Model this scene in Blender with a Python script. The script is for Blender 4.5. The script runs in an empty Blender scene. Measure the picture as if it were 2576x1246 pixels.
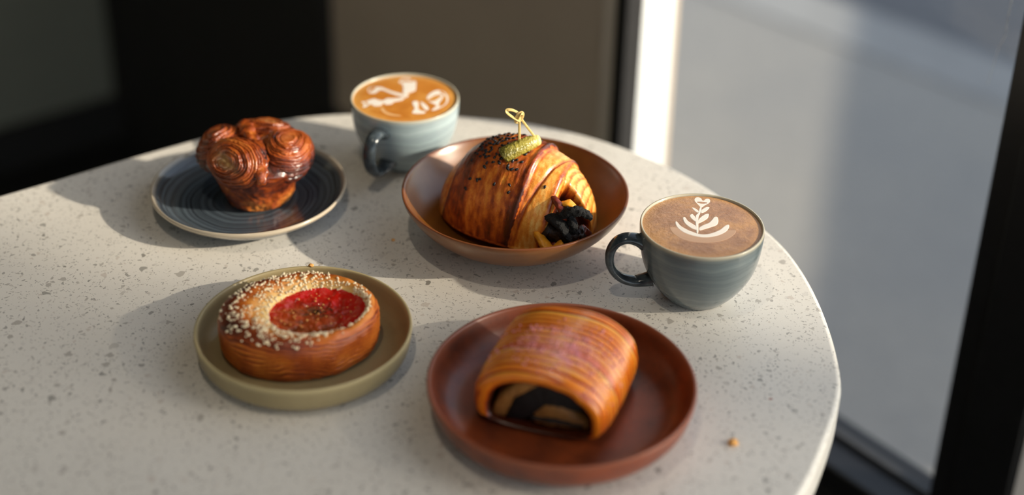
import bpy, bmesh, math, random
from mathutils import Vector, Matrix, noise

sc = bpy.context.scene
col = sc.collection
TZ = 0.74                      # height of the table top above the floor
PI = math.pi

# ------------------------------------------------------------------ camera
cam_d = bpy.data.cameras.new('camera')
cam = bpy.data.objects.new('camera', cam_d); col.objects.link(cam); sc.camera = cam
th, roll, cam_h, f_px = math.radians(29.485), math.radians(1.3192), 0.65995, 3906.05
Fv = Vector((0, math.cos(th), -math.sin(th))); R0 = Vector((1, 0, 0)); U0 = R0.cross(Fv)
Rv = math.cos(roll)*R0 + math.sin(roll)*U0; Uv = -math.sin(roll)*R0 + math.cos(roll)*U0
M = Matrix.Identity(4)
for i in range(3):
    M[i][0] = Rv[i]; M[i][1] = Uv[i]; M[i][2] = -Fv[i]
M[2][3] = cam_h + TZ
cam.matrix_world = M
cam_d.sensor_width = 36; cam_d.lens = f_px/2576*36; cam_d.shift_y = -201/2576
cam_d.clip_start = 0.02; cam_d.clip_end = 200
cam_d.dof.use_dof = True; cam_d.dof.focus_distance = 1.165; cam_d.dof.aperture_fstop = 1.9

# ------------------------------------------------------------------ sky, sun, exposure
SUN_AZ, SUN_EL = math.radians(-13.5), math.radians(22.5)
to_sun = Vector((math.cos(SUN_AZ)*math.cos(SUN_EL), math.sin(SUN_AZ)*math.cos(SUN_EL), math.sin(SUN_EL)))
world = bpy.data.worlds.new('sky'); sc.world = world; world.use_nodes = True
wn = world.node_tree
for nd in list(wn.nodes): wn.nodes.remove(nd)
sky = wn.nodes.new('ShaderNodeTexSky'); sky.sky_type = 'NISHITA'; sky.sun_disc = False
sky.sun_elevation = SUN_EL; sky.sun_rotation = PI/2 - SUN_AZ
bg = wn.nodes.new('ShaderNodeBackground'); bg.inputs['Strength'].default_value = 0.36
wo = wn.nodes.new('ShaderNodeOutputWorld')
hsv = wn.nodes.new('ShaderNodeHueSaturation'); hsv.inputs['Saturation'].default_value = .55
wn.links.new(sky.outputs[0], hsv.inputs['Color']); wn.links.new(hsv.outputs[0], bg.inputs[0]); wn.links.new(bg.outputs[0], wo.inputs[0])
sun_d = bpy.data.lights.new('sun', 'SUN'); sun_d.energy = 7.8; sun_d.angle = math.radians(0.9)
sun_d.color = (1.0, 0.87, 0.70)
sun = bpy.data.objects.new('sun', sun_d); col.objects.link(sun)
sun.rotation_euler = to_sun.to_track_quat('Z', 'Y').to_euler(); sun.location = to_sun*6
vs = sc.view_settings
vs.view_transform = 'Standard'; vs.look = 'None'; vs.gamma = 1; vs.use_curve_mapping = False
vs.exposure = -0.25

# ------------------------------------------------------------------ helpers
def mesh_obj(name, verts, faces, mat=None, parent=None, loc=None, smooth=True, attrs=None):
    me = bpy.data.meshes.new(name)
    me.from_pydata([tuple(v) for v in verts], [], faces)
    if smooth: me.polygons.foreach_set('use_smooth', [True]*len(me.polygons))
    if attrs:
        for k, vals in attrs.items():
            a = me.attributes.new(k, 'FLOAT', 'POINT'); a.data.foreach_set('value', [float(v) for v in vals])
    me.validate(); me.update()
    bm = bmesh.new(); bm.from_mesh(me); bmesh.ops.recalc_face_normals(bm, faces=bm.faces[:]); bm.to_mesh(me); bm.free()
    o = bpy.data.objects.new(name, me); col.objects.link(o)
    if mat: me.materials.append(mat)
    if parent: o.parent = parent
    if loc is not None: o.location = loc
    return o

def thing(name, label, cat, loc=(0, 0, 0), rotz=0, group=None):
    o = bpy.data.objects.new(name, None); col.objects.link(o)
    o.empty_display_size = .02
    o.location = loc; o.rotation_euler = (0, 0, rotz); o['label'] = label; o['category'] = cat
    if group: o['group'] = group
    return o

def tag(o, label, cat, group=None):
    o['label'] = label; o['category'] = cat
    if group: o['group'] = group
    return o

def structure(o, label=None, cat=None):
    o['kind'] = 'structure'
    if label: o['label'] = label
    if cat: o['category'] = cat
    return o

def lerp(a, b, t): return a + (b-a)*t
def clamp(x, a=0., b=1.): return max(a, min(b, x))
def sstep(a, b, x):
    t = clamp((x-a)/(b-a)); return t*t*(3-2*t)
def ns(x, y, z): return noise.noise(Vector((x, y, z)))
def fbm(x, y, z, o=4): return noise.fractal(Vector((x, y, z)), 1.0, 2.0, o)

def crom(pts, n, closed=False):
    """Catmull-Rom through pts (tuples of any length), n samples per span."""
    P = [tuple(p) for p in pts]; m = len(P); out = []
    spans = m if closed else m-1
    for i in range(spans):
        if closed: a, b, c, d = P[(i-1) % m], P[i], P[(i+1) % m], P[(i+2) % m]
        else: a, b, c, d = P[max(i-1, 0)], P[i], P[i+1], P[min(i+2, m-1)]
        for k in range(n):
            t = k/n
            out.append(tuple(.5*((2*b[j]) + (c[j]-a[j])*t + (2*a[j]-5*b[j]+4*c[j]-d[j])*t*t + (-a[j]+3*b[j]-3*c[j]+d[j])*t**3) for j in range(len(b))))
    if not closed: out.append(P[-1])
    return out

def grid_faces(nu, nv, closed_v=True, closed_u=False):
    fs = []
    for i in range(nu if closed_u else nu-1):
        for j in range(nv if closed_v else nv-1):
            a = i*nv+j; b = i*nv+(j+1) % nv; i2 = (i+1) % nu
            fs.append((a, b, i2*nv+(j+1) % nv, i2*nv+j))
    return fs

def lathe(profile, n=96):
    """closed-on-axis lathe: profile list of (r, z); r=0 ends get a pole."""
    vs_, fs = [], []
    rings = []
    for r, z in profile:
        if r < 1e-6:
            rings.append([len(vs_)]); vs_.append((0, 0, z))
        else:
            ring = []
            for k in range(n):
                a = 2*PI*k/n; ring.append(len(vs_)); vs_.append((r*math.cos(a), r*math.sin(a), z))
            rings.append(ring)
    for A, B in zip(rings[:-1], rings[1:]):
        if len(A) == 1 and len(B) == 1: continue
        for k in range(n):
            k2 = (k+1) % n
            if len(A) == 1: fs.append((A[0], B[k], B[k2]))
            elif len(B) == 1: fs.append((A[k], A[k2], B[0]))
            else: fs.append((A[k], A[k2], B[k2], B[k]))
    return vs_, fs

def sweep(path, wfun, hfun, nseg=16, up=Vector((0, 0, 1)), power=2.0, closed=False, caps=True):
    """tube along path; elliptical section, half-width wfun(t) along side, hfun(t) along 'up-ish'."""
    P = [Vector(p) for p in path]; m = len(P); vs_, fs = [], []
    for i, p in enumerate(P):
        if closed: t = (P[(i+1) % m]-P[(i-1) % m]).normalized()
        else: t = (P[min(i+1, m-1)]-P[max(i-1, 0)]).normalized()
        s = t.cross(up)
        if s.length < 1e-5: s = t.orthogonal()
        s.normalize(); u2 = s.cross(t).normalized()
        tt = i/(m-1)
        for k in range(nseg):
            a = 2*PI*k/nseg
            ca, sa = math.cos(a), math.sin(a)
            ca = math.copysign(abs(ca)**(2/power), ca); sa = math.copysign(abs(sa)**(2/power), sa)
            vs_.append(p + s*(wfun(tt)*ca) + u2*(hfun(tt)*sa))
    fs = grid_faces(m, nseg, True, closed)
    if not closed and caps:
        fs.append(tuple(range(nseg))); fs.append(tuple((m-1)*nseg+k for k in range(nseg)))
    return vs_, fs

def box_verts(x0, x1, y0, y1, z0, z1):
    v = [(x, y, z) for z in (z0, z1) for x, y in ((x0, y0), (x1, y0), (x1, y1), (x0, y1))]
    f = [(0, 3, 2, 1), (4, 5, 6, 7), (0, 1, 5, 4), (1, 2, 6, 5), (2, 3, 7, 6), (3, 0, 4, 7)]
    return v, f

def bevel_obj(o, w, seg=2):
    m = o.modifiers.new('bevel', 'BEVEL'); m.width = w; m.segments = seg; m.limit_method = 'ANGLE'
    return o

# ------------------------------------------------------------------ material helpers
class NT:
    def __init__(s, name):
        s.m = bpy.data.materials.new(name); s.m.use_nodes = True; s.t = s.m.node_tree
        s.b = s.t.nodes['Principled BSDF']; s.out = s.t.nodes['Material Output']
    def n(s, typ, **kw):
        nd = s.t.nodes.new(typ)
        for k, v in kw.items():
            if k.startswith('_'): setattr(nd, k[1:], v)
            else:
                key = k.replace('__', ' ')
                nd.inputs[key].default_value = v
        return nd
    def l(s, a, b): s.t.links.new(a, b); return a
    def set(s, **kw):
        for k, v in kw.items(): s.b.inputs[k.replace('__', ' ')].default_value = v
    def attr(s, name): return s.n('ShaderNodeAttribute', _attribute_name=name).outputs['Fac']
    def coord(s): return s.n('ShaderNodeTexCoord').outputs['Object']
    def scaled(s, vec, sc_):
        m = s.n('ShaderNodeMapping'); m.inputs['Scale'].default_value = sc_; s.l(vec, m.inputs['Vector']); return m.outputs[0]
    def noise(s, vec, scale, detail=4, rough=.55, dist=0):
        nd = s.n('ShaderNodeTexNoise', Scale=scale, Detail=detail, Roughness=rough, Distortion=dist)
        if vec is not None: s.l(vec, nd.inputs['Vector'])
        return nd.outputs['Fac']
    def ramp(s, fac, stops, interp='LINEAR'):
        r = s.n('ShaderNodeValToRGB'); r.color_ramp.interpolation = interp
        e = r.color_ramp.elements
        while len(e) > 1: e.remove(e[-1])
        e[0].position = stops[0][0]; e[0].color = tuple(stops[0][1])+(1,)
        for p, c in stops[1:]:
            x = e.new(p); x.color = tuple(c)+(1,)
        s.l(fac, r.inputs[0]); return r.outputs[0]
    def mix(s, fac, a, b, mode='MIX'):
        m = s.n('ShaderNodeMix', _data_type='RGBA', _blend_type=mode)
        for i, v in ((0, fac), (6, a), (7, b)):
            if isinstance(v, (int, float)): m.inputs[i].default_value = v
            elif isinstance(v, tuple): m.inputs[i].default_value = v+(1,)
            else: s.l(v, m.inputs[i])
        return m.outputs[2]
    def math(s, op, a, b=0.0, c=None):
        m = s.n('ShaderNodeMath', _operation=op)
        for i, v in enumerate((a, b) if c is None else (a, b, c)):
            if isinstance(v, (int, float)): m.inputs[i].default_value = v
            else: s.l(v, m.inputs[i])
        return m.outputs[0]
    def bump(s, h, strength=.3, dist=.001):
        b = s.n('ShaderNodeBump', Strength=strength, Distance=dist); s.l(h, b.inputs['Height']); s.l(b.outputs[0], s.b.inputs['Normal'])
    def color(s, c):
        if isinstance(c, tuple): s.b.inputs['Base Color'].default_value = c+(1,)
        else: s.l(c, s.b.inputs['Base Color'])

def srgb(r, g, b):
    return tuple(((v/255)/12.92 if v/255 <= .04045 else ((v/255+.055)/1.055)**2.4) for v in (r, g, b))

MAT = {}
def plain(name, c, rough=.5, noise_amt=.1, nscale=40, bump=0, metallic=0, bdist=.001):
    t = NT(name); v = t.coord(); nz = t.noise(v, nscale, 5)
    d = tuple(x*(1-noise_amt) for x in c); e = tuple(min(1, x*(1+noise_amt)) for x in c)
    t.color(t.ramp(nz, [(.3, d), (.7, e)])); t.set(Roughness=rough, Metallic=metallic)
    if bump: t.bump(nz, bump, bdist)
    MAT[name] = t.m; return t.m

plain('black_frame', (.008, .008, .009), .38, .15, 60)
plain('black_wall', (.007, .0065, .006), .8, .2, 8)
plain('taupe_wall', srgb(178, 164, 148), .75, .05, 5, .05)
plain('green_wall', srgb(112, 114, 103), .7, .12, 3, .05)
plain('floor_dark', (.008, .0075, .007), .6, .3, 6)
plain('room_paint', (.20, .19, .17), .85, .05, 3)
plain('ceiling_paint', (.4, .39, .37), .9, .04, 3)
plain('white_render', srgb(214, 218, 219), .7, .04, 20)
plain('trim_paint', srgb(196, 186, 174), .7, .04, 20)
plain('rubber_seal', (.05, .05, .052), .35, .1, 60)
plain('metal_leg', (.02, .02, .02), .4, .1, 30, 0, .8)

t = NT('pavement'); v = t.coord()
a = t.noise(v, 1.1, 5, .6); b2 = t.noise(v, 55, 3, .7)
c1 = t.ramp(a, [(.3, srgb(138, 138, 136)), (.52, srgb(152, 150, 144)), (.7, srgb(165, 161, 152))])
t.color(t.mix(.25, c1, t.ramp(b2, [(.35, srgb(104, 104, 104)), (.65, srgb(154, 152, 148))])))
t.set(Roughness=.55); t.bump(b2, .3, .004); MAT['pavement'] = t.m
plain('kerb_stone', srgb(150, 151, 150), .7, .08, 12, .1)
plain('asphalt', srgb(95, 96, 99), .6, .15, 25, .3)

# terrazzo-like quartz of the table
t = NT('quartz'); v = t.coord()
nw = t.n('ShaderNodeTexNoise', Scale=170, Detail=1); t.l(v, nw.inputs['Vector'])
vm = t.n('ShaderNodeVectorMath', _operation='MULTIPLY_ADD'); t.l(nw.outputs['Color'], vm.inputs[0])
vm.inputs[1].default_value = (.0075,)*3; t.l(v, vm.inputs[2])
colr = t.mix(t.noise(v, 9, 3), srgb(222, 216, 205), srgb(232, 228, 219))
def chips(scale, thr, lo, hi, palette, colr, amount=1.0, flat=(1, 1, .2)):
    vv = t.scaled(vm.outputs[0], flat)
    vo = t.n('ShaderNodeTexVoronoi', Scale=scale, Randomness=1.0, _distance='MINKOWSKI', Exponent=1.4); t.l(vv, vo.inputs['Vector'])
    sep = t.n('ShaderNodeSeparateColor'); t.l(vo.outputs['Color'], sep.inputs[0])
    size = t.math('MULTIPLY', t.math('MAXIMUM', t.math('SUBTRACT', sep.outputs[0], thr), 0.0), hi/(1-thr))
    size = t.math('ADD', size, t.math('MULTIPLY', t.math('GREATER_THAN', sep.outputs[0], thr), lo))
    mask = t.math('MULTIPLY', t.math('LESS_THAN', vo.outputs['Distance'], size), amount)
    pc = t.ramp(sep.outputs[1], palette, 'CONSTANT')
    return t.mix(mask, colr, pc)
greys = [(0, srgb(150, 146, 138)), (.18, srgb(176, 170, 160)), (.42, srgb(198, 192, 182)), (.62, srgb(214, 209, 200)), (.84, srgb(206, 196, 184)), (.96, srgb(120, 116, 108))]
dark = [(0, srgb(140, 136, 128)), (.3, srgb(112, 108, 102)), (.6, srgb(168, 162, 152)), (.9, srgb(88, 84, 78))]
colr = chips(520, .50, .18, .30, dark, colr, .6)
colr = chips(270, .62, .14, .36, greys, colr, .8)
colr = chips(105, .66, .12, .26, greys, colr, .85)
colr = chips(70, .985, .08, .08, [(0, srgb(190, 150, 118)), (.5, srgb(170, 120, 96)), (.8, srgb(150, 84, 66))], colr, .8)
t.color(colr); t.set(Roughness=.34); t.b.inputs['Specular IOR Level'].default_value = .5
t.bump(t.noise(v, 900, 3, .6), .12, .0006); MAT['quartz'] = t.m

# glazes
def radial(t, v):
    sx = t.n('ShaderNodeSeparateXYZ'); t.l(v, sx.inputs[0])
    cx = t.n('ShaderNodeCombineXYZ'); t.l(sx.outputs[0], cx.inputs[0]); t.l(sx.outputs[1], cx.inputs[1])
    ln = t.n('ShaderNodeVectorMath', _operation='LENGTH'); t.l(cx.outputs[0], ln.inputs[0])
    return ln.outputs['Value'], sx.outputs[2]
t = NT('blue_glaze_plate'); v = t.coord(); r, z = radial(t, v)
w = t.noise(v, 22, 3)
rr = t.math('ADD', r, t.math('MULTIPLY', w, .006))
c = t.n('ShaderNodeCombineXYZ'); t.l(rr, c.inputs[0])
st = t.noise(c.outputs[0], 330, 5, .65)
co = t.ramp(st, [(.28, (.008, .010, .014)), (.46, (.022, .027, .038)), (.56, (.10, .13, .155)), (.62, (.05, .06, .085)), (.74, (.26, .32, .34))])
big = t.noise(c.outputs[0], 60, 2)
co = t.mix(t.ramp(big, [(.45, (0,)*3), (.66, (.45,)*3)]), co, (.10, .13, .15))
edge = t.ramp(t.math('SUBTRACT', r, .0), [(.0748, (0,)*3), (.0772, (1,)*3)])
under = t.math('LESS_THAN', z, .0)
t.color(t.mix(edge, co, srgb(186, 172, 150))); t.set(Roughness=.16); t.b.inputs['Coat Weight'].default_value = .3; MAT['blue_plate'] = t.m

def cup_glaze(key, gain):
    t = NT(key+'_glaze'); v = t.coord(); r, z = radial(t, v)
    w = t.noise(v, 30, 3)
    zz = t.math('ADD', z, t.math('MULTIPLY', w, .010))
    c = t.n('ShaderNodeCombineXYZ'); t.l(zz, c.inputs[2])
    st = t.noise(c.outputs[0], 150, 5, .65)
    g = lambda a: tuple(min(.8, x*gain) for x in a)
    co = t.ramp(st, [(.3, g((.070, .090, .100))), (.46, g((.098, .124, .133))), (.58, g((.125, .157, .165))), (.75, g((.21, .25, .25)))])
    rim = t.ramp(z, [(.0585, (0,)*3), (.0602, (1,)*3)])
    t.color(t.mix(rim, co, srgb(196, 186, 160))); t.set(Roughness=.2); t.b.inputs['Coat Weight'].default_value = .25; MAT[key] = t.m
cup_glaze('cup', 1.0); cup_glaze('cup_sunlit', 2.9)  # far cup's copy is brighter: its sunlight is put into the glaze colour
t = NT('dark_glaze_handle'); v = t.coord(); st = t.noise(v, 120, 4)
t.color(t.ramp(st, [(.35, (.02, .027, .034)), (.6, (.055, .07, .08)), (.8, (.14, .17, .18))])); t.set(Roughness=.12); MAT['handle'] = t.m

def glaze(name, c1, c2, rimc, r_rim, rough, coat=.2, nsc=25, z_rim=None):
    t = NT(name); v = t.coord(); r, z = radial(t, v)
    nz = t.noise(v, nsc, 5, .6); sp = t.noise(v, 400, 2)
    co = t.ramp(nz, [(.3, c1), (.7, c2)])
    co = t.mix(t.ramp(sp, [(.60, (0,)*3), (.75, (.25,)*3)]), co, tuple(x*.5 for x in c1))
    edge = t.ramp(z, [(z_rim-.0012, (0,)*3), (z_rim, (1,)*3)])
    t.color(t.mix(edge, co, rimc)); t.set(Roughness=rough); t.b.inputs['Coat Weight'].default_value = coat
    t.b.inputs['Coat Roughness'].default_value = rough*.8
    MAT[name] = t.m
glaze('bowl_glaze', srgb(104, 60, 20), srgb(136, 86, 32), srgb(116, 62, 34), 0, .3, .35, 18, .0412)
glaze('red_glaze', srgb(84, 36, 18), srgb(140, 64, 28), srgb(138, 72, 42), 0, .38, .25, 30, .0268)
glaze('olive_glaze', srgb(140, 124, 88), srgb(158, 142, 104), srgb(176, 160, 118), 0, .42, .1, 15, .0232)

# pastry crust driven by 'bake' (0 pale .. 1 dark) and 'pale' attributes
def crust(name, stops, rough=.38, nscale=160, namt=.35, fine=900, coat=.25, pale=None, pink=False, bumpd=.0006, sub=0.0):
    t = NT(name); v = t.coord(); bk = t.attr('bake')
    n1 = t.noise(v, nscale, 5, .65); n2 = t.noise(v, fine, 3, .6)
    f = t.math('ADD', bk, t.math('MULTIPLY', t.math('SUBTRACT', n1, .5), namt))
    f = t.math('ADD', f, t.math('MULTIPLY', t.math('SUBTRACT', n2, .5), namt*.5))
    co = t.ramp(f, stops)
    if pale is not None: co = t.mix(t.attr('pale'), co, pale)
    if pink:
        pk = t.attr('pink'); pm = t.math('MULTIPLY', pk, t.math('MULTIPLY', t.noise(v, 420, 4, .7), 1.9))
        co = t.mix(t.math('MINIMUM', pm, .8), co, srgb(224, 140, 150))
    t.color(co); t.set(Roughness=rough); t.b.inputs['Coat Weight'].default_value = coat; t.b.inputs['Coat Roughness'].default_value = .22
    if sub:
        t.b.inputs['Subsurface Weight'].default_value = sub; t.b.inputs['Subsurface Radius'].default_value = (.004, .002, .001); t.b.inputs['Subsurface Scale'].default_value = 1.0
    t.bump(t.math('ADD', n1, t.math('MULTIPLY', n2, .6)), .35, bumpd)
    MAT[name] = t.m
GOLD = [(0, srgb(240, 190, 106)), (.25, srgb(226, 146, 50)), (.5, srgb(196, 100, 24)), (.72, srgb(142, 56, 12)), (1, srgb(70, 26, 10))]
crust('sandwich_crust', GOLD, .36, 150, .42, 1000, .35, None, False, .0012)
crust('kouign_crust', [(0, srgb(226, 160, 84)), (.25, srgb(196, 112, 44)), (.5, srgb(156, 72, 24)), (.75, srgb(104, 40, 14)), (1, srgb(46, 18, 8))], .3, 170, .45, 800, .45, srgb(240, 200, 130), False, .0007)
crust('tart_crust', GOLD, .45, 120, .35, 700, .12, srgb(244, 214, 140), False, .0006)
crust('roll_crust', [(0, srgb(248, 186, 72)), (.3, srgb(234, 132, 28)), (.55, srgb(206, 84, 12)), (.8, srgb(142, 48, 8)), (1, srgb(70, 26, 10))], .26, 110, .22, 700, .55, None, True, .0005)
plain('dough_pale', srgb(158, 106, 48), .6, .18, 120, .3)
plain('chocolate', (.008, .004, .003), .7, .4, 200, .6, 0, .002)
plain('charred', (.005, .005, .005), .85, .6, 380, .9, 0, .003)
plain('bacon', srgb(110, 42, 26), .3, .5, 220, .5, 0, .001)
plain('egg_yellow', srgb(232, 156, 40), .3, .25, 130, .3)
plain('dark_filling', (.02, .009, .006), .5, .5, 200, .6, 0, .002)
plain('sesame_black', (.006, .006, .008), .35, .3, 600)
plain('cream_nib', srgb(244, 226, 188), .6, .1, 600)
plain('pink_sugar', srgb(228, 150, 152), .5, .2, 600)
plain('herb_dark', (.03, .022, .01), .7, .5, 600)
plain('bamboo', srgb(214, 186, 118), .45, .14, 500, .2)
plain('crumb_gold', srgb(226, 166, 90), .7, .2, 500)
plain('tape_white', srgb(235, 236, 236), .6, .1, 300)
plain('foam_white', srgb(250, 240, 226), .4, .02, 200)
NEAR_ART = {
 'heart':[(-0.0028,0.0396),(-0.0015,0.0445),(0.0011,0.0460),(0.0034,0.0440),(0.0047,0.0400),(0.0071,0.0433),(0.0100,0.0434),(0.0108,0.0394),(0.0092,0.0353),(0.0051,0.0311),(0.0019,0.0278),(-0.0005,0.0325)],
 'l2':[(-0.0060,0.0282),(-0.0039,0.0275),(-0.0017,0.0245),(-0.0007,0.0213),(-0.0021,0.0197),(-0.0039,0.0220),(-0.0053,0.0251)],
 'r2':[(0.0090,0.0289),(0.0073,0.0249),(0.0041,0.0208),(0.0011,0.0191),(0.0010,0.0230),(0.0039,0.0271),(0.0066,0.0296)],
 'stem':[(0.0007,0.0285),(0.0023,0.0278),(0.0003,0.0190),(-0.0021,0.0111),(-0.0041,-0.0103),(-0.0057,-0.0104),(-0.0044,0.0126),(-0.0018,0.0189)],
 'l3':[(-0.0086,0.0155),(-0.0064,0.0172),(-0.0051,0.0141),(-0.0039,0.0095),(-0.0030,0.0057),(-0.0047,0.0051),(-0.0068,0.0078),(-0.0085,0.0116)],
 'r3':[(0.0070,0.0178),(0.0056,0.0115),(0.0019,0.0067),(-0.0016,0.0034),(-0.0038,0.0018),(-0.0040,0.0041),(-0.0018,0.0096),(0.0014,0.0144),(0.0046,0.0177)],
 'l4':[(-0.0147,0.0106),(-0.0129,0.0122),(-0.0110,0.0061),(-0.0074,0.0016),(-0.0046,-0.0028),(-0.0046,-0.0073),(-0.0081,-0.0060),(-0.0117,-0.0016),(-0.0141,0.0037)],
 'r4':[(0.0135,0.0134),(0.0137,0.0072),(0.0118,0.0010),(0.0075,-0.0023),(0.0023,-0.0055),(-0.0027,-0.0080),(-0.0031,-0.0043),(0.0013,0.0005),(0.0057,0.0038),(0.0090,0.0093),(0.0111,0.0133)],
 'u5':[(-0.0213,0.0041),(-0.0200,0.0049),(-0.0173,-0.0018),(-0.0130,-0.0070),(-0.0085,-0.0105),(-0.0040,-0.0133),(0.0015,-0.0138),(0.0073,-0.0113),(0.0134,-0.0066),(0.0181,-0.0003),(0.0212,0.0021),(0.0215,-0.0017),(0.0184,-0.0086),(0.0126,-0.0141),(0.0059,-0.0174),(-0.0013,-0.0184),(-0.0082,-0.0165),(-0.0150,-0.0123),(-0.0193,-0.0065),(-0.0212,-0.0005)],
 'o6':[(-0.0259,-0.0037),(-0.0229,-0.0112),(-0.0170,-0.0176),(-0.0095,-0.0217),(-0.0017,-0.0229),(0.0071,-0.0218),(0.0154,-0.0177),(0.0225,-0.0107),(0.0263,-0.0060),(0.0257,-0.0105),(0.0201,-0.0182),(0.0116,-0.0238),(0.0011,-0.0264),(-0.0098,-0.0254),(-0.0181,-0.0214),(-0.0239,-0.0142),(-0.0265,-0.0068)],
}
FAR_ART = {
 'stem':[(-0.0332,0.0124),(-0.0325,0.0179),(-0.0278,0.0204),(-0.0211,0.0194),(-0.0166,0.0151),(-0.0106,0.0108),(-0.0038,0.0075),(0.0021,0.0060),(0.0016,0.0006),(-0.0017,0.0013),(-0.0084,0.0046),(-0.0145,0.0088),(-0.0198,0.0131),(-0.0230,0.0129),(-0.0258,0.0073),(-0.0307,0.0071)],
 'up':[(-0.0079,0.0293),(-0.0059,0.0369),(-0.0019,0.0390),(0.0023,0.0383),(0.0030,0.0346),(0.0072,0.0329),(0.0080,0.0274),(0.0080,0.0218),(0.0080,0.0145),(0.0058,0.0116),(0.0027,0.0088),(0.0004,0.0059),(-0.0023,0.0094),(-0.0030,0.0139),(-0.0025,0.0176),(-0.0041,0.0231),(-0.0035,0.0259),(-0.0061,0.0276)],
 'low':[(-0.0370,-0.0085),(-0.0326,-0.0074),(-0.0296,-0.0046),(-0.0258,-0.0026),(-0.0219,-0.0051),(-0.0182,-0.0058),(-0.0152,-0.0020),(-0.0096,-0.0018),(-0.0048,-0.0006),(-0.0008,0.0005),(-0.0013,-0.0040),(-0.0051,-0.0069),(-0.0090,-0.0088),(-0.0104,-0.0124),(-0.0151,-0.0136),(-0.0177,-0.0111),(-0.0190,-0.0155),(-0.0245,-0.0167),(-0.0280,-0.0133),(-0.0308,-0.0179),(-0.0344,-0.0189),(-0.0341,-0.0128)],
 'ta':[(0.0183,0.0006),(0.0203,0.0088),(0.0256,0.0158),(0.0314,0.0151),(0.0359,0.0077),(0.0373,-0.0012),(0.0359,-0.0092),(0.0321,-0.0156),(0.0276,-0.0210),(0.0233,-0.0221),(0.0254,-0.0168),(0.0272,-0.0132),(0.0225,-0.0081),(0.0199,-0.0056),(0.0247,-0.0045),(0.0284,0.0011),(0.0306,0.0066),(0.0257,0.0063),(0.0219,0.0016),(0.0193,-0.0021)],
 'tb':[(0.0135,-0.0068),(0.0160,-0.0085),(0.0195,-0.0136),(0.0215,-0.0187),(0.0201,-0.0223),(0.0170,-0.0190),(0.0147,-0.0129)],
 'tc':[(0.0070,-0.0071),(0.0110,-0.0061),(0.0122,-0.0122),(0.0126,-0.0192),(0.0153,-0.0225),(0.0194,-0.0241),(0.0180,-0.0276),(0.0125,-0.0287),(0.0084,-0.0281),(0.0078,-0.0246),(0.0094,-0.0193),(0.0074,-0.0124)],
 'td':[(-0.0193,-0.0208),(-0.0171,-0.0189),(-0.0133,-0.0257),(-0.0074,-0.0297),(-0.0009,-0.0320),(-0.0023,-0.0338),(-0.0104,-0.0324),(-0.0164,-0.0276)],
}

# ================================================================== THE SETTING
W0 = Vector((.3753, 1.0717, 0)); Wd = Vector((-.635, .772, 0)).normalized(); Wn = Vector((.772, .635, 0)).normalized()
WK = 1.128
def W(s, o, z): return W0*WK + Wd*s*WK + Wn*o + Vector((0, 0, z+TZ))
def wbox(name, s0, s1, o0, o1, z0, z1, mat, parent=None, bev=0):
    v, f = box_verts(s0, s1, o0, o1, z0, z1)
    o = mesh_obj(name, [W(*p) for p in v], f, MAT[mat], parent, smooth=False)
    if bev: bevel_obj(o, bev)
    return o
FZ = -TZ
structure(wbox('floor', -2.5, 1.75, -3.3, .12, FZ-.1, FZ, 'floor_dark'))
structure(wbox('ceiling', -2.5, 1.75, -3.3, .12, 2.35, 2.45, 'ceiling_paint'))
structure(wbox('wall_end', 1.602, 1.72, -3.3, .12, -.665, 2.35, 'green_wall'))
structure(wbox('baseboard_end', 1.58, 1.72, -3.3, -.03, FZ, -.665, 'black_wall'))
structure(wbox('wall_inner', -2.5, 1.72, -3.3, -3.2, FZ, 2.35, 'room_paint'))
structure(wbox('wall_near', -2.5, -2.4, -3.2, .12, FZ, -.42, 'black_wall'))
structure(wbox('wall_below_window', -2.4, 1.6, -.03, .03, FZ, -.42, 'black_wall'))
structure(wbox('wall_above_window', -2.4, 1.6, -.03, .12, 1.9, 2.35, 'room_paint'))
structure(wbox('wall_window_side', .436, .938, -.015, .10, -.383, 1.9, 'taupe_wall'))
structure(wbox('wall_corner', .938, 1.60, -.03, .10, -.42, 1.9, 'black_wall'))
structure(wbox('trim_1', .4165, .436, -.018, .0, -.383, 1.9, 'trim_paint'))
structure(wbox('wall_outer_reveal', .401, .46, .004, .052, FZ-.04, 1.9, 'white_render'))
# black sill rail running under the panes
structure(wbox('trim_2', -2.4, .938, -.045, 0.03, -.42, -.390, 'black_frame', None, .003))

def glass_mat():
    m = bpy.data.materials.new('window_glass'); m.use_nodes = True; nt = m.node_tree
    for nd in list(nt.nodes): nt.nodes.remove(nd)
    out = nt.nodes.new('ShaderNodeOutputMaterial'); mix = nt.nodes.new('ShaderNodeMixShader')
    tr = nt.nodes.new('ShaderNodeBsdfTransparent'); gl = nt.nodes.new('ShaderNodeBsdfGlossy'); fr = nt.nodes.new('ShaderNodeLayerWeight')
    tr.inputs[0].default_value = (.94, .955, .95, 1); gl.inputs['Roughness'].default_value = .02; fr.inputs['Blend'].default_value = .5
    mu = nt.nodes.new('ShaderNodeMath'); mu.operation = 'POWER'; mu.inputs[1].default_value = 4.0
    ma = nt.nodes.new('ShaderNodeMath'); ma.operation = 'MULTIPLY_ADD'; ma.inputs[1].default_value = .6; ma.inputs[2].default_value = .04
    nt.links.new(fr.outputs['Facing'], mu.inputs[0]); nt.links.new(mu.outputs[0], ma.inputs[0]); nt.links.new(ma.outputs[0], mix.inputs[0]); nt.links.new(tr.outputs[0], mix.inputs[1]); nt.links.new(gl.outputs[0], mix.inputs[2])
    nt.links.new(mix.outputs[0], out.inputs[0]); return m
MAT['glass'] = glass_mat()
def pane(parent, s0, s1, z0, z1):
    v = [W(s0, .002, z0), W(s1, .002, z0), W(s1, .002, z1), W(s0, .002, z1)]
    o = mesh_obj('pane', v, [(0, 1, 2, 3)], MAT['glass'], parent, smooth=False)
    return o
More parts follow.
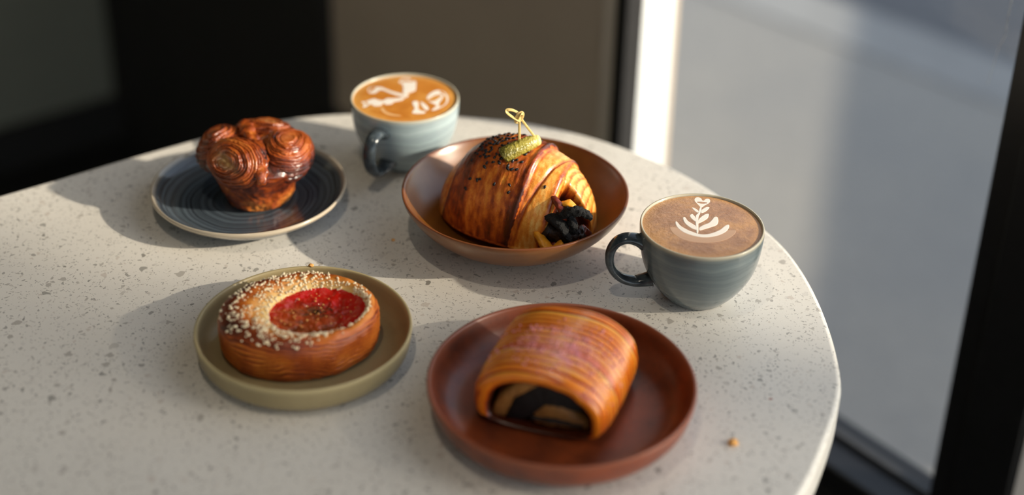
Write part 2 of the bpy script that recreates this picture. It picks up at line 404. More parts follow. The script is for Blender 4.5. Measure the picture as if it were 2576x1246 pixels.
w1 = bpy.data.objects.new('window_1', None); col.objects.link(w1); structure(w1)
wbox('frame_post', .400, .4165, -.02, .004, -.390, 1.9, 'black_frame', w1)
wbox('frame_post', -.082, -.030, -.010, .03, -.390, 1.9, 'black_frame', w1, .002)
wbox('frame_bead', -.030, -.008, -.006, .03, -.390, 1.9, 'black_frame', w1, .002)
wbox('rubber_seal', -.008, .400, -.004, .003, -.390, -.384, 'rubber_seal', w1)
pane(w1, -.008, .400, -.390, 1.9)
w2 = bpy.data.objects.new('window_2', None); col.objects.link(w2); structure(w2)
wbox('frame_bead', -.086, -.082, -.006, .02, -.390, 1.9, 'rubber_seal', w2)
pane(w2, -1.60, -.086, -.390, 1.9)
wbox('frame_post', -1.66, -1.60, -.034, .03, -.390, 1.9, 'black_frame', w2)
pane(w2, -2.40, -1.66, -.390, 1.9)

w3 = bpy.data.objects.new('window_added_fill', None); col.objects.link(w3); structure(w3)  # unseen glazed side of the room, added to lift the light indoors
v = [W(-2.42, o_, z_) for o_, z_ in ((-3.1, -.42), (0, -.42), (0, 1.9), (-3.1, 1.9))]
mesh_obj('pane', v, [(0, 1, 2, 3)], MAT['glass'], w3, smooth=False)
for o_ in (-3.2, -1.6, -.06): wbox('frame_post', -2.46, -2.40, o_, o_+.06, -.42, 1.9, 'black_frame', w3)
structure(wbox('wall_near_head', -2.5, -2.4, -3.2, .12, 1.9, 2.35, 'room_paint'))

# pendant lamp over the table
LX, LY, LZ = -.24, .46, TZ+1.85
lamp = thing('pendant_lamp', 'small black pendant lamp hanging from the ceiling above the table', 'lamp', (LX, LY, LZ))
v, f = lathe([(0, .16), (.018, .158), (.022, .14), (.03, .11), (.075, .03), (.08, 0), (.0785, 0), (.073, .03), (.028, .108), (0, .11)], 48)
mesh_obj('lamp_shade', v, f, MAT['black_frame'], lamp)
v, f = lathe([(0, .155), (.003, .155), (.003, TZ+2.35-LZ), (0, TZ+2.35-LZ)], 12); mesh_obj('cord', v, f, MAT['black_frame'], lamp)
t = NT('bulb_glow'); t.color((1, .8, .55)); t.b.inputs['Emission Color'].default_value = (1, .82, .6, 1); t.b.inputs['Emission Strength'].default_value = 12
v, f = lathe([(0, .020), (.012, .024), (.020, .036), (.022, .05), (.016, .07), (.010, .10), (0, .105)], 32); mesh_obj('bulb', v, f, t.m, lamp)
ld = bpy.data.lights.new('pendant_light', 'SPOT'); ld.energy = 21; ld.color = (1, .86, .68); ld.spot_size = math.radians(72); ld.spot_blend = 1.0; ld.shadow_soft_size = .03
lo_ = bpy.data.objects.new('pendant_light', ld); col.objects.link(lo_); lo_.parent = lamp; lo_.location = (0, 0, .012)
lo_.rotation_euler = (math.radians(24), 0, 0)

# outside ground, kerb, road
GZ = -.80
def gbox(name, pts, z0, z1, mat):
    n_ = len(pts)
    v = [(x, y, z0+TZ) for x, y in pts]+[(x, y, z1+TZ) for x, y in pts]
    f = [tuple(range(n_))[::-1], tuple(range(n_, 2*n_))]+[(i, (i+1) % n_, n_+(i+1) % n_, n_+i) for i in range(n_)]
    return mesh_obj(name, v, f, MAT[mat], None, smooth=False)
kd = Vector((.385, -.390)).normalized()          # kerb direction
kn = Vector((-kd.y, kd.x))
if kn.y < 0: kn = -kn
kA = Vector((.844, 3.06)); kB = Vector((.76, 3.342))
def kl(P, off, t): q = P+kn*off+kd*t; return (q.x, q.y)
near_l = W(-7, .03, 0); near_r = W(4, .03, 0)
structure(gbox('pavement', [(near_l.x, near_l.y), kl(kA, 0, 9), kl(kA, 0, -7), (near_r.x, near_r.y)], GZ-.2, GZ, 'pavement'))
o = structure(gbox('kerb', [kl(kA, 0, 9), kl(kA, .20, 9), kl(kA, .20, -7), kl(kA, 0, -7)], GZ-.2, GZ+.004, 'kerb_stone'))
structure(gbox('road', [kl(kA, .20, 9), kl(kA, 14, 9), kl(kA, 14, -7), kl(kA, .20, -7)], GZ-.2, GZ-.08, 'asphalt'))

# unseen tree added outside so its crown dims the sun on the near table
plain('bark', srgb(92, 78, 62), .9, .3, 30, .4); plain('leaf', srgb(70, 96, 44), .5, .3, 20)
def added_shade_tree(label, u, dist, zc, ru, rz, count, seed):
    """crown centre at sun-cross coordinate u, dist metres towards the sun"""
    ax = Vector((math.cos(SUN_AZ), math.sin(SUN_AZ), 0)); pe = Vector((-math.sin(SUN_AZ), math.cos(SUN_AZ), 0))
    base = pe*u + ax*dist
    tr = thing('added_shade_tree', label, 'tree', (base.x, base.y, GZ+TZ))
    H = zc-(GZ+TZ)
    v, f = sweep([(0, 0, 0), (.02, .01, H*.3), (-.02, .0, H*.6), (.0, .0, H*.9), (.03, 0, H+rz*.5)], lambda t_: .07*(1-.75*t_), lambda t_: .07*(1-.75*t_), 12)
    mesh_obj('trunk', v, f, MAT['bark'], tr)
    rt = random.Random(seed); vv = []; ff = []
    for _ in range(count):
        while True:
            p = Vector((rt.uniform(-1, 1), rt.uniform(-1, 1), rt.uniform(-1, 1)))
            if p.length < 1: break
        p = Vector((p.x*ru, p.y*ru, H+p.z*rz)); a = Vector((rt.gauss(0, 1), rt.gauss(0, 1), rt.gauss(0, .6))).normalized(); b_ = a.orthogonal().normalized(); b_.rotate(Matrix.Rotation(rt.uniform(0, 6.28), 3, a)); c_ = a.cross(b_)
        L_ = rt.uniform(.05, .085); k = len(vv)
        vv += [p-a*L_, p+b_*L_*.45+c_*.01, p+a*L_, p-b_*L_*.45+c_*.01]; ff += [(k, k+1, k+2), (k, k+2, k+3)]
    fo = mesh_obj('foliage', vv, ff, MAT['leaf'], tr, smooth=False); fo['kind'] = 'stuff'
TAN = math.tan(SUN_EL)
added_shade_tree('leafy tree added out of view outside to dim the sun on the table', .44, 7.5, TZ+7.8*TAN, .53, .85, 1800, 4)
# unseen low wall added out to the right to shade the paving by the glass
lw = Vector((.234, .972)); ln_ = Vector((.972, -.234)); lc = Vector((2.48, 2.15))
def lp(a, b): q_ = lc+lw*a+ln_*b; return (q_.x, q_.y)
structure(gbox('wall_added_shade', [lp(-.85, 0), lp(3.2, 0), lp(3.2, .25), lp(-.85, .25)], GZ-.1, 0.0, 'white_render'))

# ================================================================== TABLE
tbl = thing('table', 'white speckled quartz table with a rounded end by the window', 'table', (0, 0, 0))
edge = [(-1.35, .424), (-.9, .753), (-.4228, 1.102), (-.3815, 1.1323), (-.3388, 1.1653), (-.2938, 1.1975), (-.2594, 1.2215), (-.2132, 1.2467), (-.1784, 1.2578), (-.1463, 1.2633), (-.097, 1.2652), (-.0478, 1.2627), (.0034, 1.2551), (.0395, 1.2430), (.0749, 1.2257), (.1091, 1.2015), (.1418, 1.1717), (.1724, 1.1343), (.2090, 1.0735), (.2246, 1.0325), (.2335, .9855), (.2367, .9363), (.2359, .8974), (.2310, .8574), (.2061, .7925), (.188, .755), (.15, .69), (.10, .63), (.04, .575), (-.03, .522), (-.5, .178), (-.98, -.173)]
outl = crom(edge[1:-1], 6)
outl = [edge[0]]+outl+[edge[-1]]
# smooth the outline a little
for _ in range(6):
    o2 = outl[:]
    for i in range(4, len(outl)-4):
        o2[i] = tuple((outl[i-1][j]+2*outl[i][j]+outl[i+1][j])/4 for j in range(2))
    outl = o2
N = len(outl)
def inset(pts, d):
    out = []
    for i in range(N):
        a = Vector(pts[i-1]); b = Vector(pts[(i+1) % N]); p = Vector(pts[i])
        t_ = (b-a).normalized(); nrm = Vector((t_.y, -t_.x))     # clockwise outline: inside is to the right
        out.append((p.x+nrm.x*d, p.y+nrm.y*d))
    return out
TH = .032; rb = .004
rings = []
for k in range(5):
    a = k/4*PI/2; rings.append((rb*(1-math.sin(a)), -rb*(1-math.cos(a))))
rings += [(0, -TH+rb)]
for k in range(1, 5):
    a = k/4*PI/2; rings.append((rb*(1-math.cos(a)), -TH+rb-rb*math.sin(a)))
verts = []; faces = []
for ins, z in rings:
    for x, y in inset(outl, ins): verts.append((x, y, TZ+z))
faces = grid_faces(len(rings), N, True)
faces += [tuple(range(N)), tuple((len(rings)-1)*N+i for i in range(N))]
top = mesh_obj('table_top', verts, faces, MAT['quartz'], tbl, smooth=True)
for p in top.data.polygons:
    if len(p.vertices) > 4: p.use_smooth = False
pv, pf = lathe([(0, -TH-.001), (.17, -TH-.001), (.17, -TH-.012), (.04, -.06), (.036, -.1), (.036, -.68), (.05, -.70), (.23, -.722), (.235, -TZ+.0005), (0, -TZ+.0005)], 48)
for nm, cx_, cy_ in (('pedestal', -.16, .86), ('pedestal', -.75, .42)):
    mesh_obj(nm, pv, pf, MAT['metal_leg'], tbl, (cx_, cy_, TZ))

# ================================================================== PLATES AND BOWL
def ware(name, label, cat, c, prof, mat, n=128):
    v, f = lathe(prof, n)
    t_ = thing(name, label, cat, (c[0], c[1], TZ))
    return t_, v, f
def smooth_prof(keys, n=6):
    return [(max(0, r), z) for r, z in crom(keys, n)]

RED_C = (.0364, .8325); OLV_C = (-.1438, .8934); BOWL_C = (.0030, 1.0588); BLU_C = (-.2147, 1.0953)
def plate(name, label, cat, c, inner, outer, matname, foot):
    keys = [(0, inner[0][1])] + inner + outer + [(0, outer[-1][1])]
    prof = [(0, inner[0][1])]+smooth_prof(inner+outer, 6)+[(0, outer[-1][1])]
    v, f = lathe(prof, 144)
    o = mesh_obj(name, v, f, MAT[matname], None, (c[0], c[1], TZ))
    tag(o, label, cat); return o
plate('red_plate', 'reddish brown stoneware plate with a raised rim under the glazed chocolate roll', 'plate', RED_C,
      [(.03, .0062), (.062, .0064), (.074, .0085), (.0815, .0145), (.0858, .0235), (.0875, .0272)],
      [(.0888, .0281), (.0901, .0272), (.0895, .022), (.0865, .0125), (.080, .0045), (.072, .0008), (.066, .0002), (.062, .0008), (.058, .002)], 'red_glaze', .06)
plate('olive_plate', 'olive beige stoneware plate with an upright rim under the tomato tart', 'plate', OLV_C,
      [(.03, .0052), (.058, .0053), (.066, .0070), (.0705, .0120), (.0728, .0195), (.0738, .0232)],
      [(.0750, .0241), (.0762, .0232), (.0757, .018), (.0738, .0085), (.068, .0018), (.0625, .0002), (.058, .0006), (.054, .002)], 'olive_glaze', .06)
plate('brown_bowl', 'shallow caramel brown bowl holding the sesame croissant sandwich', 'bowl', BOWL_C,
      [(.015, .0066), (.034, .0074), (.050, .0105), (.064, .0172), (.0755, .0262), (.0845, .0372), (.0872, .0414)],
      [(.0884, .0421), (.0896, .0414), (.088, .0360), (.0805, .0250), (.068, .0135), (.054, .0055), (.044, .0020), (.041, .0003), (.038, .0004), (.036, .002)], 'bowl_glaze', .04)
plate('blue_plate', 'dark blue grey glazed plate with swirled rings under the caramelised pastry', 'plate', BLU_C,
      [(.02, .0056), (.045, .0058), (.058, .0072), (.068, .0112), (.0745, .0165), (.0768, .0192)],
      [(.0778, .0201), (.0790, .0190), (.0782, .0165), (.070, .0090), (.058, .0040), (.050, .0018), (.047, .0002), (.044, .0004), (.042, .002)], 'blue_plate', .047)

# ================================================================== CUPS OF COFFEE
def coffee_mat(name, lo, mid, hi, bub):
    t = NT(name); v = t.coord(); r, z = radial(t, v)
    n1 = t.noise(v, 45, 4, .6, .6); n2 = t.noise(t.scaled(v, (1, 1, 1)), 420, 4, .7)
    co = t.ramp(t.math('ADD', t.math('MULTIPLY', n1, .75), t.math('MULTIPLY', n2, .25)), [(.32, lo), (.5, mid), (.68, hi)])
    rim = t.ramp(r, [(.0365, (0,)*3), (.0425, (.75,)*3)])
    co = t.mix(rim, co, hi)
    t.color(co); t.set(Roughness=.32); t.bump(t.math('ADD', t.noise(v, 170, 4, .7), t.math('MULTIPLY', n2, .4)), bub, .0012)
    MAT[name] = t.m
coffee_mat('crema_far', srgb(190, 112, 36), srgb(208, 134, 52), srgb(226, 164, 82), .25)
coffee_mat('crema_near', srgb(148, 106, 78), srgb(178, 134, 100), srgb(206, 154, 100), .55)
def foam_mat(name, base):
    t = NT(name); a = t.attr('core'); t.color(t.mix(a, base, srgb(250, 241, 228))); t.set(Roughness=.35); MAT[name] = t.m
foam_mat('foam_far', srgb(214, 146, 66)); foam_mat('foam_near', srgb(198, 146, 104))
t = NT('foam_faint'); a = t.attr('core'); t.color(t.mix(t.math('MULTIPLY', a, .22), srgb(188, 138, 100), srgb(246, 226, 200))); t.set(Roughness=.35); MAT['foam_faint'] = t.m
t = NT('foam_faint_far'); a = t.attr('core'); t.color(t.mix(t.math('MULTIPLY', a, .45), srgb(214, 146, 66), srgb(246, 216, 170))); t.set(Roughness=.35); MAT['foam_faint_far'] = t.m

CUP_PROF_OUT = [(.0215, .0004), (.0235, .0012), (.0262, .0042), (.0315, .0105), (.0375, .0198), (.0420, .0300), (.0446, .0415), (.0458, .0530), (.0460, .0605)]
CUP_PROF_IN = [(.0453, .0618), (.0442, .0612), (.0437, .0580), (.0428, .0500), (.0400, .0350), (.0330, .0170), (.0200, .0065), (.006, .0050)]
def cup(label, c, hdir, art, crema, foam, faint, art_scale, body):
    root = thing('coffee_cup', label, 'cup', (c[0], c[1], TZ), 0, None)
    prof = [(0, .003), (.017, .0028), (.0195, .0006)] + smooth_prof(CUP_PROF_OUT+CUP_PROF_IN, 5) + [(0, .005)]
    v, f = lathe(prof, 128); mesh_obj('cup_body', v, f, MAT[body], root)
    # handle: an ear-shaped loop standing in the vertical plane through the axis
    hx = Vector((math.cos(hdir), math.sin(hdir), 0))
    loop = [(.0435, .0480), (.0490, .0508), (.0560, .0520), (.0630, .0490), (.0672, .0415), (.0675, .0320), (.0640, .0235), (.0575, .0172), (.0490, .0142), (.0420, .0145), (.0350, .0160)]
    pts = [hx*r + Vector((0, 0, z)) for r, z in crom(loop, 6)]
    side = Vector((-hx.y, hx.x, 0))
    P = pts; vs_ = []; m = len(P); nseg = 16
    for i, p in enumerate(P):
        tg = (P[min(i+1, m-1)]-P[max(i-1, 0)]).normalized(); out_ = tg.cross(side).normalized()
        tt = i/(m-1); fl = 1+.55*(abs(2*tt-1)**4)
        for k in range(nseg):
            a = 2*PI*k/nseg
            vs_.append(p + side*(.0056*fl*math.cos(a)) + out_*(.0034*fl*math.sin(a)))
    mesh_obj('cup_handle', vs_, grid_faces(m, nseg), MAT['handle'], root)
    # coffee, slightly domed
    prof = [(0, .0612), (.015, .0611), (.030, .0609), (.038, .0606), (.0425, .0603), (.0441, .0602), (.0430, .055), (0, .054)]
    v, f = lathe(smooth_prof(prof[:6], 6)+prof[6:], 96)
    cf = mesh_obj('coffee', v, f, MAT[crema], root); cf['label'] = 'coffee with a brown crema'
    for key, pts2 in art.items():
        q = crom([(x*art_scale, y*art_scale) for x, y in pts2], 4, True)
        n_ = len(q); cx_ = sum(p[0] for p in q)/n_
        area = sum(q[i][0]*q[(i+1) % n_][1]-q[(i+1) % n_][0]*q[i][1] for i in range(n_))
        sg = 1 if area > 0 else -1
        def ztop(x, y): return .0612-.0010*(min(1, math.hypot(x, y)/.0437))**2.2
        outer = []; inner = []
        for i in range(n_):
            a = Vector(q[i-1]); b = Vector(q[(i+1) % n_]); tg = (b-a).normalized(); nr = Vector((-tg.y, tg.x))*sg
            p = Vector(q[i])
            po = p - nr*.00045; pi_ = p + nr*.00040
            outer.append((po.x, po.y, ztop(po.x, po.y)-.00010)); inner.append((pi_.x, pi_.y, ztop(pi_.x, pi_.y)+.00016))
        verts = outer+inner
        faces = [(i, (i+1) % n_, n_+(i+1) % n_, n_+i) for i in range(n_)] + [tuple(range(n_, 2*n_))]
        fm = faint if key in ('o6', 'td') else foam
        lo = mesh_obj('latte_art', verts, faces, MAT[fm], cf, smooth=False, attrs={'core': [0]*n_+[1]*n_})
        bm = bmesh.new(); bm.from_mesh(lo.data); bmesh.ops.triangulate(bm, faces=[f_ for f_ in bm.faces if len(f_.verts) > 4]); bm.to_mesh(lo.data); bm.free()
        for p in lo.data.polygons:
            if p.normal.z < 0: p.flip()
        lo['label'] = 'white milk foam leaf'
    return root
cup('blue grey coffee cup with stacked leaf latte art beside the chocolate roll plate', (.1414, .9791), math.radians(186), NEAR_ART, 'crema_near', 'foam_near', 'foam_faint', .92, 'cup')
cup('blue grey coffee cup with branch and tulip latte art behind the brown bowl', (-.0922, 1.1755), math.radians(-112), FAR_ART, 'crema_far', 'foam_far', 'foam_faint_far', 1.0, 'cup_sunlit')

# ================================================================== CROISSANT SANDWICH IN THE BOWL
SW_C = (.0050, 1.0600); SW_R = math.radians(-27)
sw = thing('croissant_sandwich', 'golden croissant sandwich with black sesame and charred bacon in the brown bowl', 'sandwich', (SW_C[0], SW_C[1], TZ), SW_R)
def sw_local(p):
    x, y, z = p; x -= SW_C[0]; y -= SW_C[1]; c, s_ = math.cos(-SW_R), math.sin(-SW_R)
    return Vector((c*x-s_*y, s_*x+c*y, z))
SWL = .0660
def sw_edges(ph):
    sp = max(0, math.sin(ph))
    e1 = -.80+.16*sp+.02*math.sin(3*ph)                 # left edge of the sesame band
    e2 = .20+.16*sp+.03*math.sin(2.3*ph+.5)             # right edge of the sesame band
    e3 = .60+.05*sp+.03*math.sin(2*ph)                  # right edge of the smooth band
    return e1, e2, e3
def sw_point(s, ph):
    a = abs(s)
    if s < 0: g = (1-a**2.6)**.5; hh = (1-a**2.0)**.62
    else: g = (1-a**3.2)**.5; hh = (1-a**3.4)**.5*(1-.10*a)
    Wv, H = .0440*g, .0675*hh
    sp, cp = math.sin(ph), math.cos(ph)
    z0 = .0175
    vv = -Wv*math.copysign(abs(cp)**.9, cp); zz = z0 + (H*abs(sp)**.92 if sp >= 0 else -.0085*g*abs(sp)**.6)
    u = SWL*s
    e1, e2, e3 = sw_edges(ph)
    up = clamp((sp+.15)/.3)
    k = 1.0
    k -= .060*sstep(e1+.012, e1-.012, s)*up
    k -= .050*sstep(e2-.012, e2+.014, s)*up
    k += .022*math.exp(-((s-e2+.03)/.035)**2)*up
    k -= .055*sstep(e3-.010, e3+.014, s)*up
    k += .018*math.exp(-((s-e3+.025)/.03)**2)*up
    bake = .50
    q = fbm(s*3, ph*1.3, 1.7)
    lump = .014*ns(s*3.2, ph*2.1, 3.1)
    # main band: vertical dark streaks that run round the roll
    streak = ns(s*13, ph*.7, 8.2)
    if e1 < s < e2:
        bake = .58+.34*streak+.18*q + .34*math.exp(-((s-e2)/.07)**2) + .18*math.exp(-((s-e1)/.06)**2) + .10*sstep(1.0, .2, ph)
        k += .006*ns(s*22, ph*1.5, 4)
    elif s <= e1:
        bake = .30+.15*q+.12*streak
        k += .008*ns(s*8, ph*3, 2)
    elif s < e3:
        bake = .20+.16*q + .55*math.exp(-((s-e3)/.05)**2) + .30*math.exp(-((s-e2-.015)/.03)**2)
        # a long diagonal crease in the smooth band
        cr = (s-(e2+.06+.22*clamp((ph-.5)/1.6)))
        k -= .035*math.exp(-(cr/.018)**2)*sstep(.1, .5, ph)*sstep(2.4, 1.6, ph)
        bake += .35*math.exp(-(cr/.02)**2)
        k += .010*ns(s*7, ph*2.5, 5)
    else:
        w_ = (s-e3)*17+.9*ns(s*4, ph*1.6, 7)+.35*ph
        saw = w_-math.floor(w_)
        k += .030*saw-.02
        bake = .12+.55*(saw**3)+.15*q+.1*ns(s*30, ph*4, 1)
    k += lump + .006*ns(s*26, ph*9, 2.2)*up + .004*ns(s*60, ph*22, 6.1)*up
    bake += .22*ns(s*24, ph*8, 9.9)+.12*ns(s*70, ph*24, 3.3)
    # opening for the filling at the right front
    m = sstep(e3+.00, e3+.08, s)*sstep(1.38, 1.12, ph)*(1 if ph < PI else 0)
    if ph > PI*1.6: m = sstep(e3, e3+.08, s)
    k -= .52*m
    bake = lerp(bake, 1.5, m)
    cz = .030
    return Vector((u - .010*m, vv*k, cz+(zz-cz)*k if zz > cz else zz)), clamp(bake, 0, 1.4)
NU, NV = 230, 200
verts = []; bake = []
for i in range(NU):
    t_ = -1+2*i/(NU-1); s = math.sin(t_*PI/2)*.35+t_*.65; s = clamp(s, -.9995, .9995)
    for j in range(NV):
        p, b = sw_point(s, 2*PI*j/NV); verts.append(p); bake.append(b)
faces = grid_faces(NU, NV)+[tuple(range(NV)), tuple((NU-1)*NV+k for k in range(NV))]
body = mesh_obj('croissant_body', verts, faces, MAT['sandwich_crust'], sw, attrs={'bake': bake})

# black sesame seeds, each its own piece
def seed_mesh():
    me = bpy.data.meshes.new('sesame_seed'); bm = bmesh.new()
    bmesh.ops.create_icosphere(bm, subdivisions=2, radius=1)
    for v in bm.verts:
        x = v.co.x; w_ = 1-.38*x
        v.co = Vector((x*.00178, v.co.y*.00108*w_, v.co.z*.0007*w_))
    bm.to_mesh(me); bm.free(); me.polygons.foreach_set('use_smooth', [True]*len(me.polygons)); me.materials.append(MAT['sesame_black']); return me
sm = seed_mesh(); rnd = random.Random(5)
placed = []
def put_seed(s, ph):
    p, _ = sw_point(s, ph); pu, _ = sw_point(s+.01, ph); pv_, _ = sw_point(s, ph+.02)
    nrm = (pu-p).cross(pv_-p).normalized()
    if nrm.dot(p-Vector((p.x, 0, .03))) < 0: nrm = -nrm
    tg = nrm.orthogonal().normalized(); tg.rotate(Matrix.Rotation(rnd.uniform(0, 2*PI), 3, nrm))
    o = bpy.data.objects.new('sesame_seed', sm); col.objects.link(o); o.parent = sw
    Mx = Matrix((tg, nrm.cross(tg), nrm)).transposed().to_4x4()
    Mx.translation = p+nrm*.00045
    o.matrix_local = Mx; sc_ = rnd.uniform(.85, 1.12); o.scale = (sc_, sc_, sc_)
    placed.append(p)
tries = 0
while len(placed) < 112 and tries < 9000:
    tries += 1
    ph = clamp(rnd.gauss(1.36, .33), .55, 2.2)
    e1, e2, _ = sw_edges(ph)
    cs = .5*(e1+e2)+.06
    s = cs+rnd.uniform(-.36, .30)
    if not (e1+.08 < s < e2-.05): continue
    if ph < 1.0 and rnd.random() < .6: continue
    p, _ = sw_point(s, ph)
    dmin = min([(p-q).length for q in placed] or [1])
    if dmin < .0021: continue
    put_seed(s, ph)
put_seed(.53, .95)

# filling
def lumpy(path, w_, h_, seed, amp=.25, power=2.6, nseg=18, dens=8):
    P = crom([tuple(sw_local(p)) for p in path], dens)
    v, f = sweep(P, lambda t_: w_*(.35+.65*math.sin(PI*clamp(t_*.94+.03))**.45), lambda t_: h_*(.4+.6*math.sin(PI*clamp(t_*.94+.03))**.5), nseg, power=power)
    out = []
    for p in v:
        d = Vector((ns(p.x*420+seed, p.y*420, p.z*420), ns(p.x*420, p.y*420+seed, p.z*420), ns(p.x*420, p.y*420, p.z*420+seed)))
        d2 = Vector((ns(p.x*1100+seed, p.y*1100, p.z*1100), ns(p.x*1100, p.y*1100+seed, p.z*1100), ns(p.x*1100, p.y*1100, p.z*1100+seed)))
        out.append(p+d*h_*amp+d2*h_*amp*.55)
    return out, f
def filling(name, path, w_, h_, mat, seed, label, amp=.3):
    v, f = lumpy(path, w_, h_, seed, amp)
    o = mesh_obj(name, v, f, MAT[mat], sw); o['label'] = label; return o
BK = 'black charred bacon piece'
filling('bacon', [(.0240, 1.024, .030), (.0348, 1.012, .0440), (.0433, 1.005, .0540), (.0528, 1.003, .0555), (.0612, 1.002, .0515)], .0036, .0033, 'charred', 1, BK, .5)
filling('bacon', [(.0225, 1.022, .0400), (.0322, 1.010, .0450), (.0402, 1.003, .0410), (.0430, 1.003, .0300), (.0430, 1.006, .0230)], .0050, .0034, 'charred', 2, BK, .4)
filling('bacon', [(.0420, 1.012, .0510), (.0473, 1.004, .0440), (.0490, 1.004, .0370)], .0030, .0034, 'charred', 3, BK, .5)
filling('bacon', [(.0300, 1.022, .0590), (.0365, 1.012, .0560), (.0400, 1.008, .0490), (.0405, 1.01, .0420)], .0030, .0024, 'bacon', 4, 'reddish brown bacon strip', .3)
filling('bacon', [(.0230, 1.020, .0330), (.0330, 1.014, .0320), (.0460, 1.010, .0300), (.0560, 1.012, .0330)], .0085, .0075, 'dark_filling', 5, 'dark sauce covered bacon', .35)
filling('bacon', [(.0200, 1.016, .0180), (.0330, 1.008, .0200), (.0480, 1.008, .0250), (.0590, 1.014, .0340)], .0060, .0065, 'bacon', 6, 'reddish brown bacon strip', .35)
filling('egg', [(.0200, 1.012, .0320), (.0262, 1.002, .0270), (.0320, .9985, .0215), (.0350, 1.000, .0190)], .0045, .0028, 'egg_yellow', 7, 'orange yellow egg fold', .3)
filling('egg', [(.0400, 1.001, .0300), (.0350, .9995, .0255), (.0300, .9985, .0195)], .0035, .0022, 'egg_yellow', 8, 'orange yellow egg fold', .3)
filling('egg', [(.0380, 1.018, .0540), (.0435, 1.013, .0575), (.0490, 1.013, .0545)], .0045, .0018, 'egg_yellow', 9, 'orange yellow egg fold', .25)

# gherkin
gk = thing('gherkin', 'small warty green gherkin skewered on top of the croissant sandwich', 'gherkin', (.0085, 1.050, TZ+.078))
t = NT('gherkin_skin'); v = t.coord(); a = t.attr('tip'); n1 = t.noise(v, 260, 4, .6)
co = t.ramp(t.math('ADD', a, t.math('MULTIPLY', t.math('SUBTRACT', n1, .5), .5)), [(0, srgb(62, 58, 22)), (.3, srgb(112, 104, 36)), (.65, srgb(156, 144, 58)), (1, srgb(196, 180, 92))])
vo = t.n('ShaderNodeTexVoronoi', Scale=620); t.l(v, vo.inputs['Vector'])
t.color(t.mix(t.ramp(vo.outputs['Distance'], [(.15, (.35,)*3), (.5, (0,)*3)]), co, srgb(206, 196, 120))); t.set(Roughness=.25); t.b.inputs['Coat Weight'].default_value = .5
t.bump(t.math('SUBTRACT', 1.0, vo.outputs['Distance']), .5, .0008); MAT['gherkin'] = t.m
plain('gherkin_end', srgb(226, 210, 122), .4, .15, 300)
gp = [Vector(p)-Vector((.0085, 1.050, .078)) for p in [(-.0075, 1.0425, .0800), (-.0040, 1.0435, .0822), (.0035, 1.0470, .0846), (.0120, 1.0520, .0866), (.0195, 1.0570, .0874)]]
P = crom([tuple(p) for p in gp], 14)
def gr(t_): return .0066*clamp(1-(abs(2*t_-.93)/1.08)**5, .03)**.5*(1-.16*t_)
def gr2(t_): return gr(t_) if t_ < .9 else gr(t_)
v, f = sweep(P, gr2, gr2, 40)
m_ = len(P); tip = []; out = []
for i in range(m_):
    for k in range(40):
        p = v[i*40+k]; c_ = Vector(P[i]); d = (p-c_)
        q = 1+.10*max(0, ns(p.x*900, p.y*900, p.z*900)*1.6)+.03*ns(p.x*300, p.y*300, p.z*300)
        out.append(c_+d*q); tip.append(.12+.75*i/m_+.15*ns(p.x*200, p.y*200, p.z*200))
mesh_obj('gherkin_body', out, f, MAT['gherkin'], gk, attrs={'tip': tip})
e = Vector(P[-1]); dr = (Vector(P[-1])-Vector(P[-4])).normalized()
v, f = sweep([e-dr*.0032, e-dr*.0012, e+dr*.0006, e+dr*.0014], lambda t_: .0046*(1-.45*t_**3), lambda t_: .0046*(1-.45*t_**3), 28)
mesh_obj('stem_end', v, f, MAT['gherkin_end'], gk)['label'] = 'pale cream stem end'

# bamboo knot pick
pk = thing('bamboo_pick', 'knotted bamboo cocktail pick standing in the gherkin', 'pick', (.005, 1.051, TZ+.085))
po = Vector((.005, 1.051, .085))
def strip(name, pts, w_, h_, up, dens=8, closed=False):
    Pp = crom([tuple(Vector(p)-po) for p in pts], dens, closed)
    v, f = sweep(Pp, lambda t_: w_, lambda t_: h_, 12, up=Vector(up), power=6, closed=closed)
    return mesh_obj(name, v, f, MAT['bamboo'], pk)
strip('prong', [(.0053, 1.050, .0815), (.0051, 1.0503, .094), (.0047, 1.0508, .1105)], .00105, .0006, (0, -1, .2), 4)
strip('prong', [(.0190, 1.0555, .0880), (.0169, 1.055, .0914), (.0110, 1.0535, .1003), (.0060, 1.052, .1085)], .00095, .0006, (0, -1, .2), 4)
strip('loop', [(.0060, 1.0522, .1085), (.0036, 1.0524, .1128), (-.0004, 1.0524, .1152), (-.0042, 1.0518, .1158), (-.0050, 1.0506, .1142), (-.0020, 1.0496, .1118), (.0015, 1.0492, .1096), (.0050, 1.0492, .1075)], .00135, .00045, (.35, -.25, .9), 8)
kn_pts = []
for i in range(14):
    a = 2*PI*i/14
    c_ = Vector((.0046, 1.0508, .1100)); ax1 = Vector((.62, 0, -.38)).normalized(); ax2 = Vector((.25, -.85, .40)).normalized(); ax3 = Vector((.45, .1, .88)).normalized()
    kn_pts.append(tuple(c_ + ax3*(.0044*math.cos(a)) + Vector((.85, .25, -.45)).normalized()*(.0021*math.sin(a)) ))
strip('knot', kn_pts, .0013, .0005, (0, -1, .1), 3, True)
kn2 = []
for i in range(14):
    a = 2*PI*i/14; c_ = Vector((.0056, 1.0512, .1102))
    kn2.append(tuple(c_+Vector((.35, -.2, .9)).normalized()*(.0034*math.cos(a))+Vector((.6, .75, -.2)).normalized()*(.0020*math.sin(a))))
strip('knot', kn2, .0011, .0005, (1, 0, .1), 3, True)

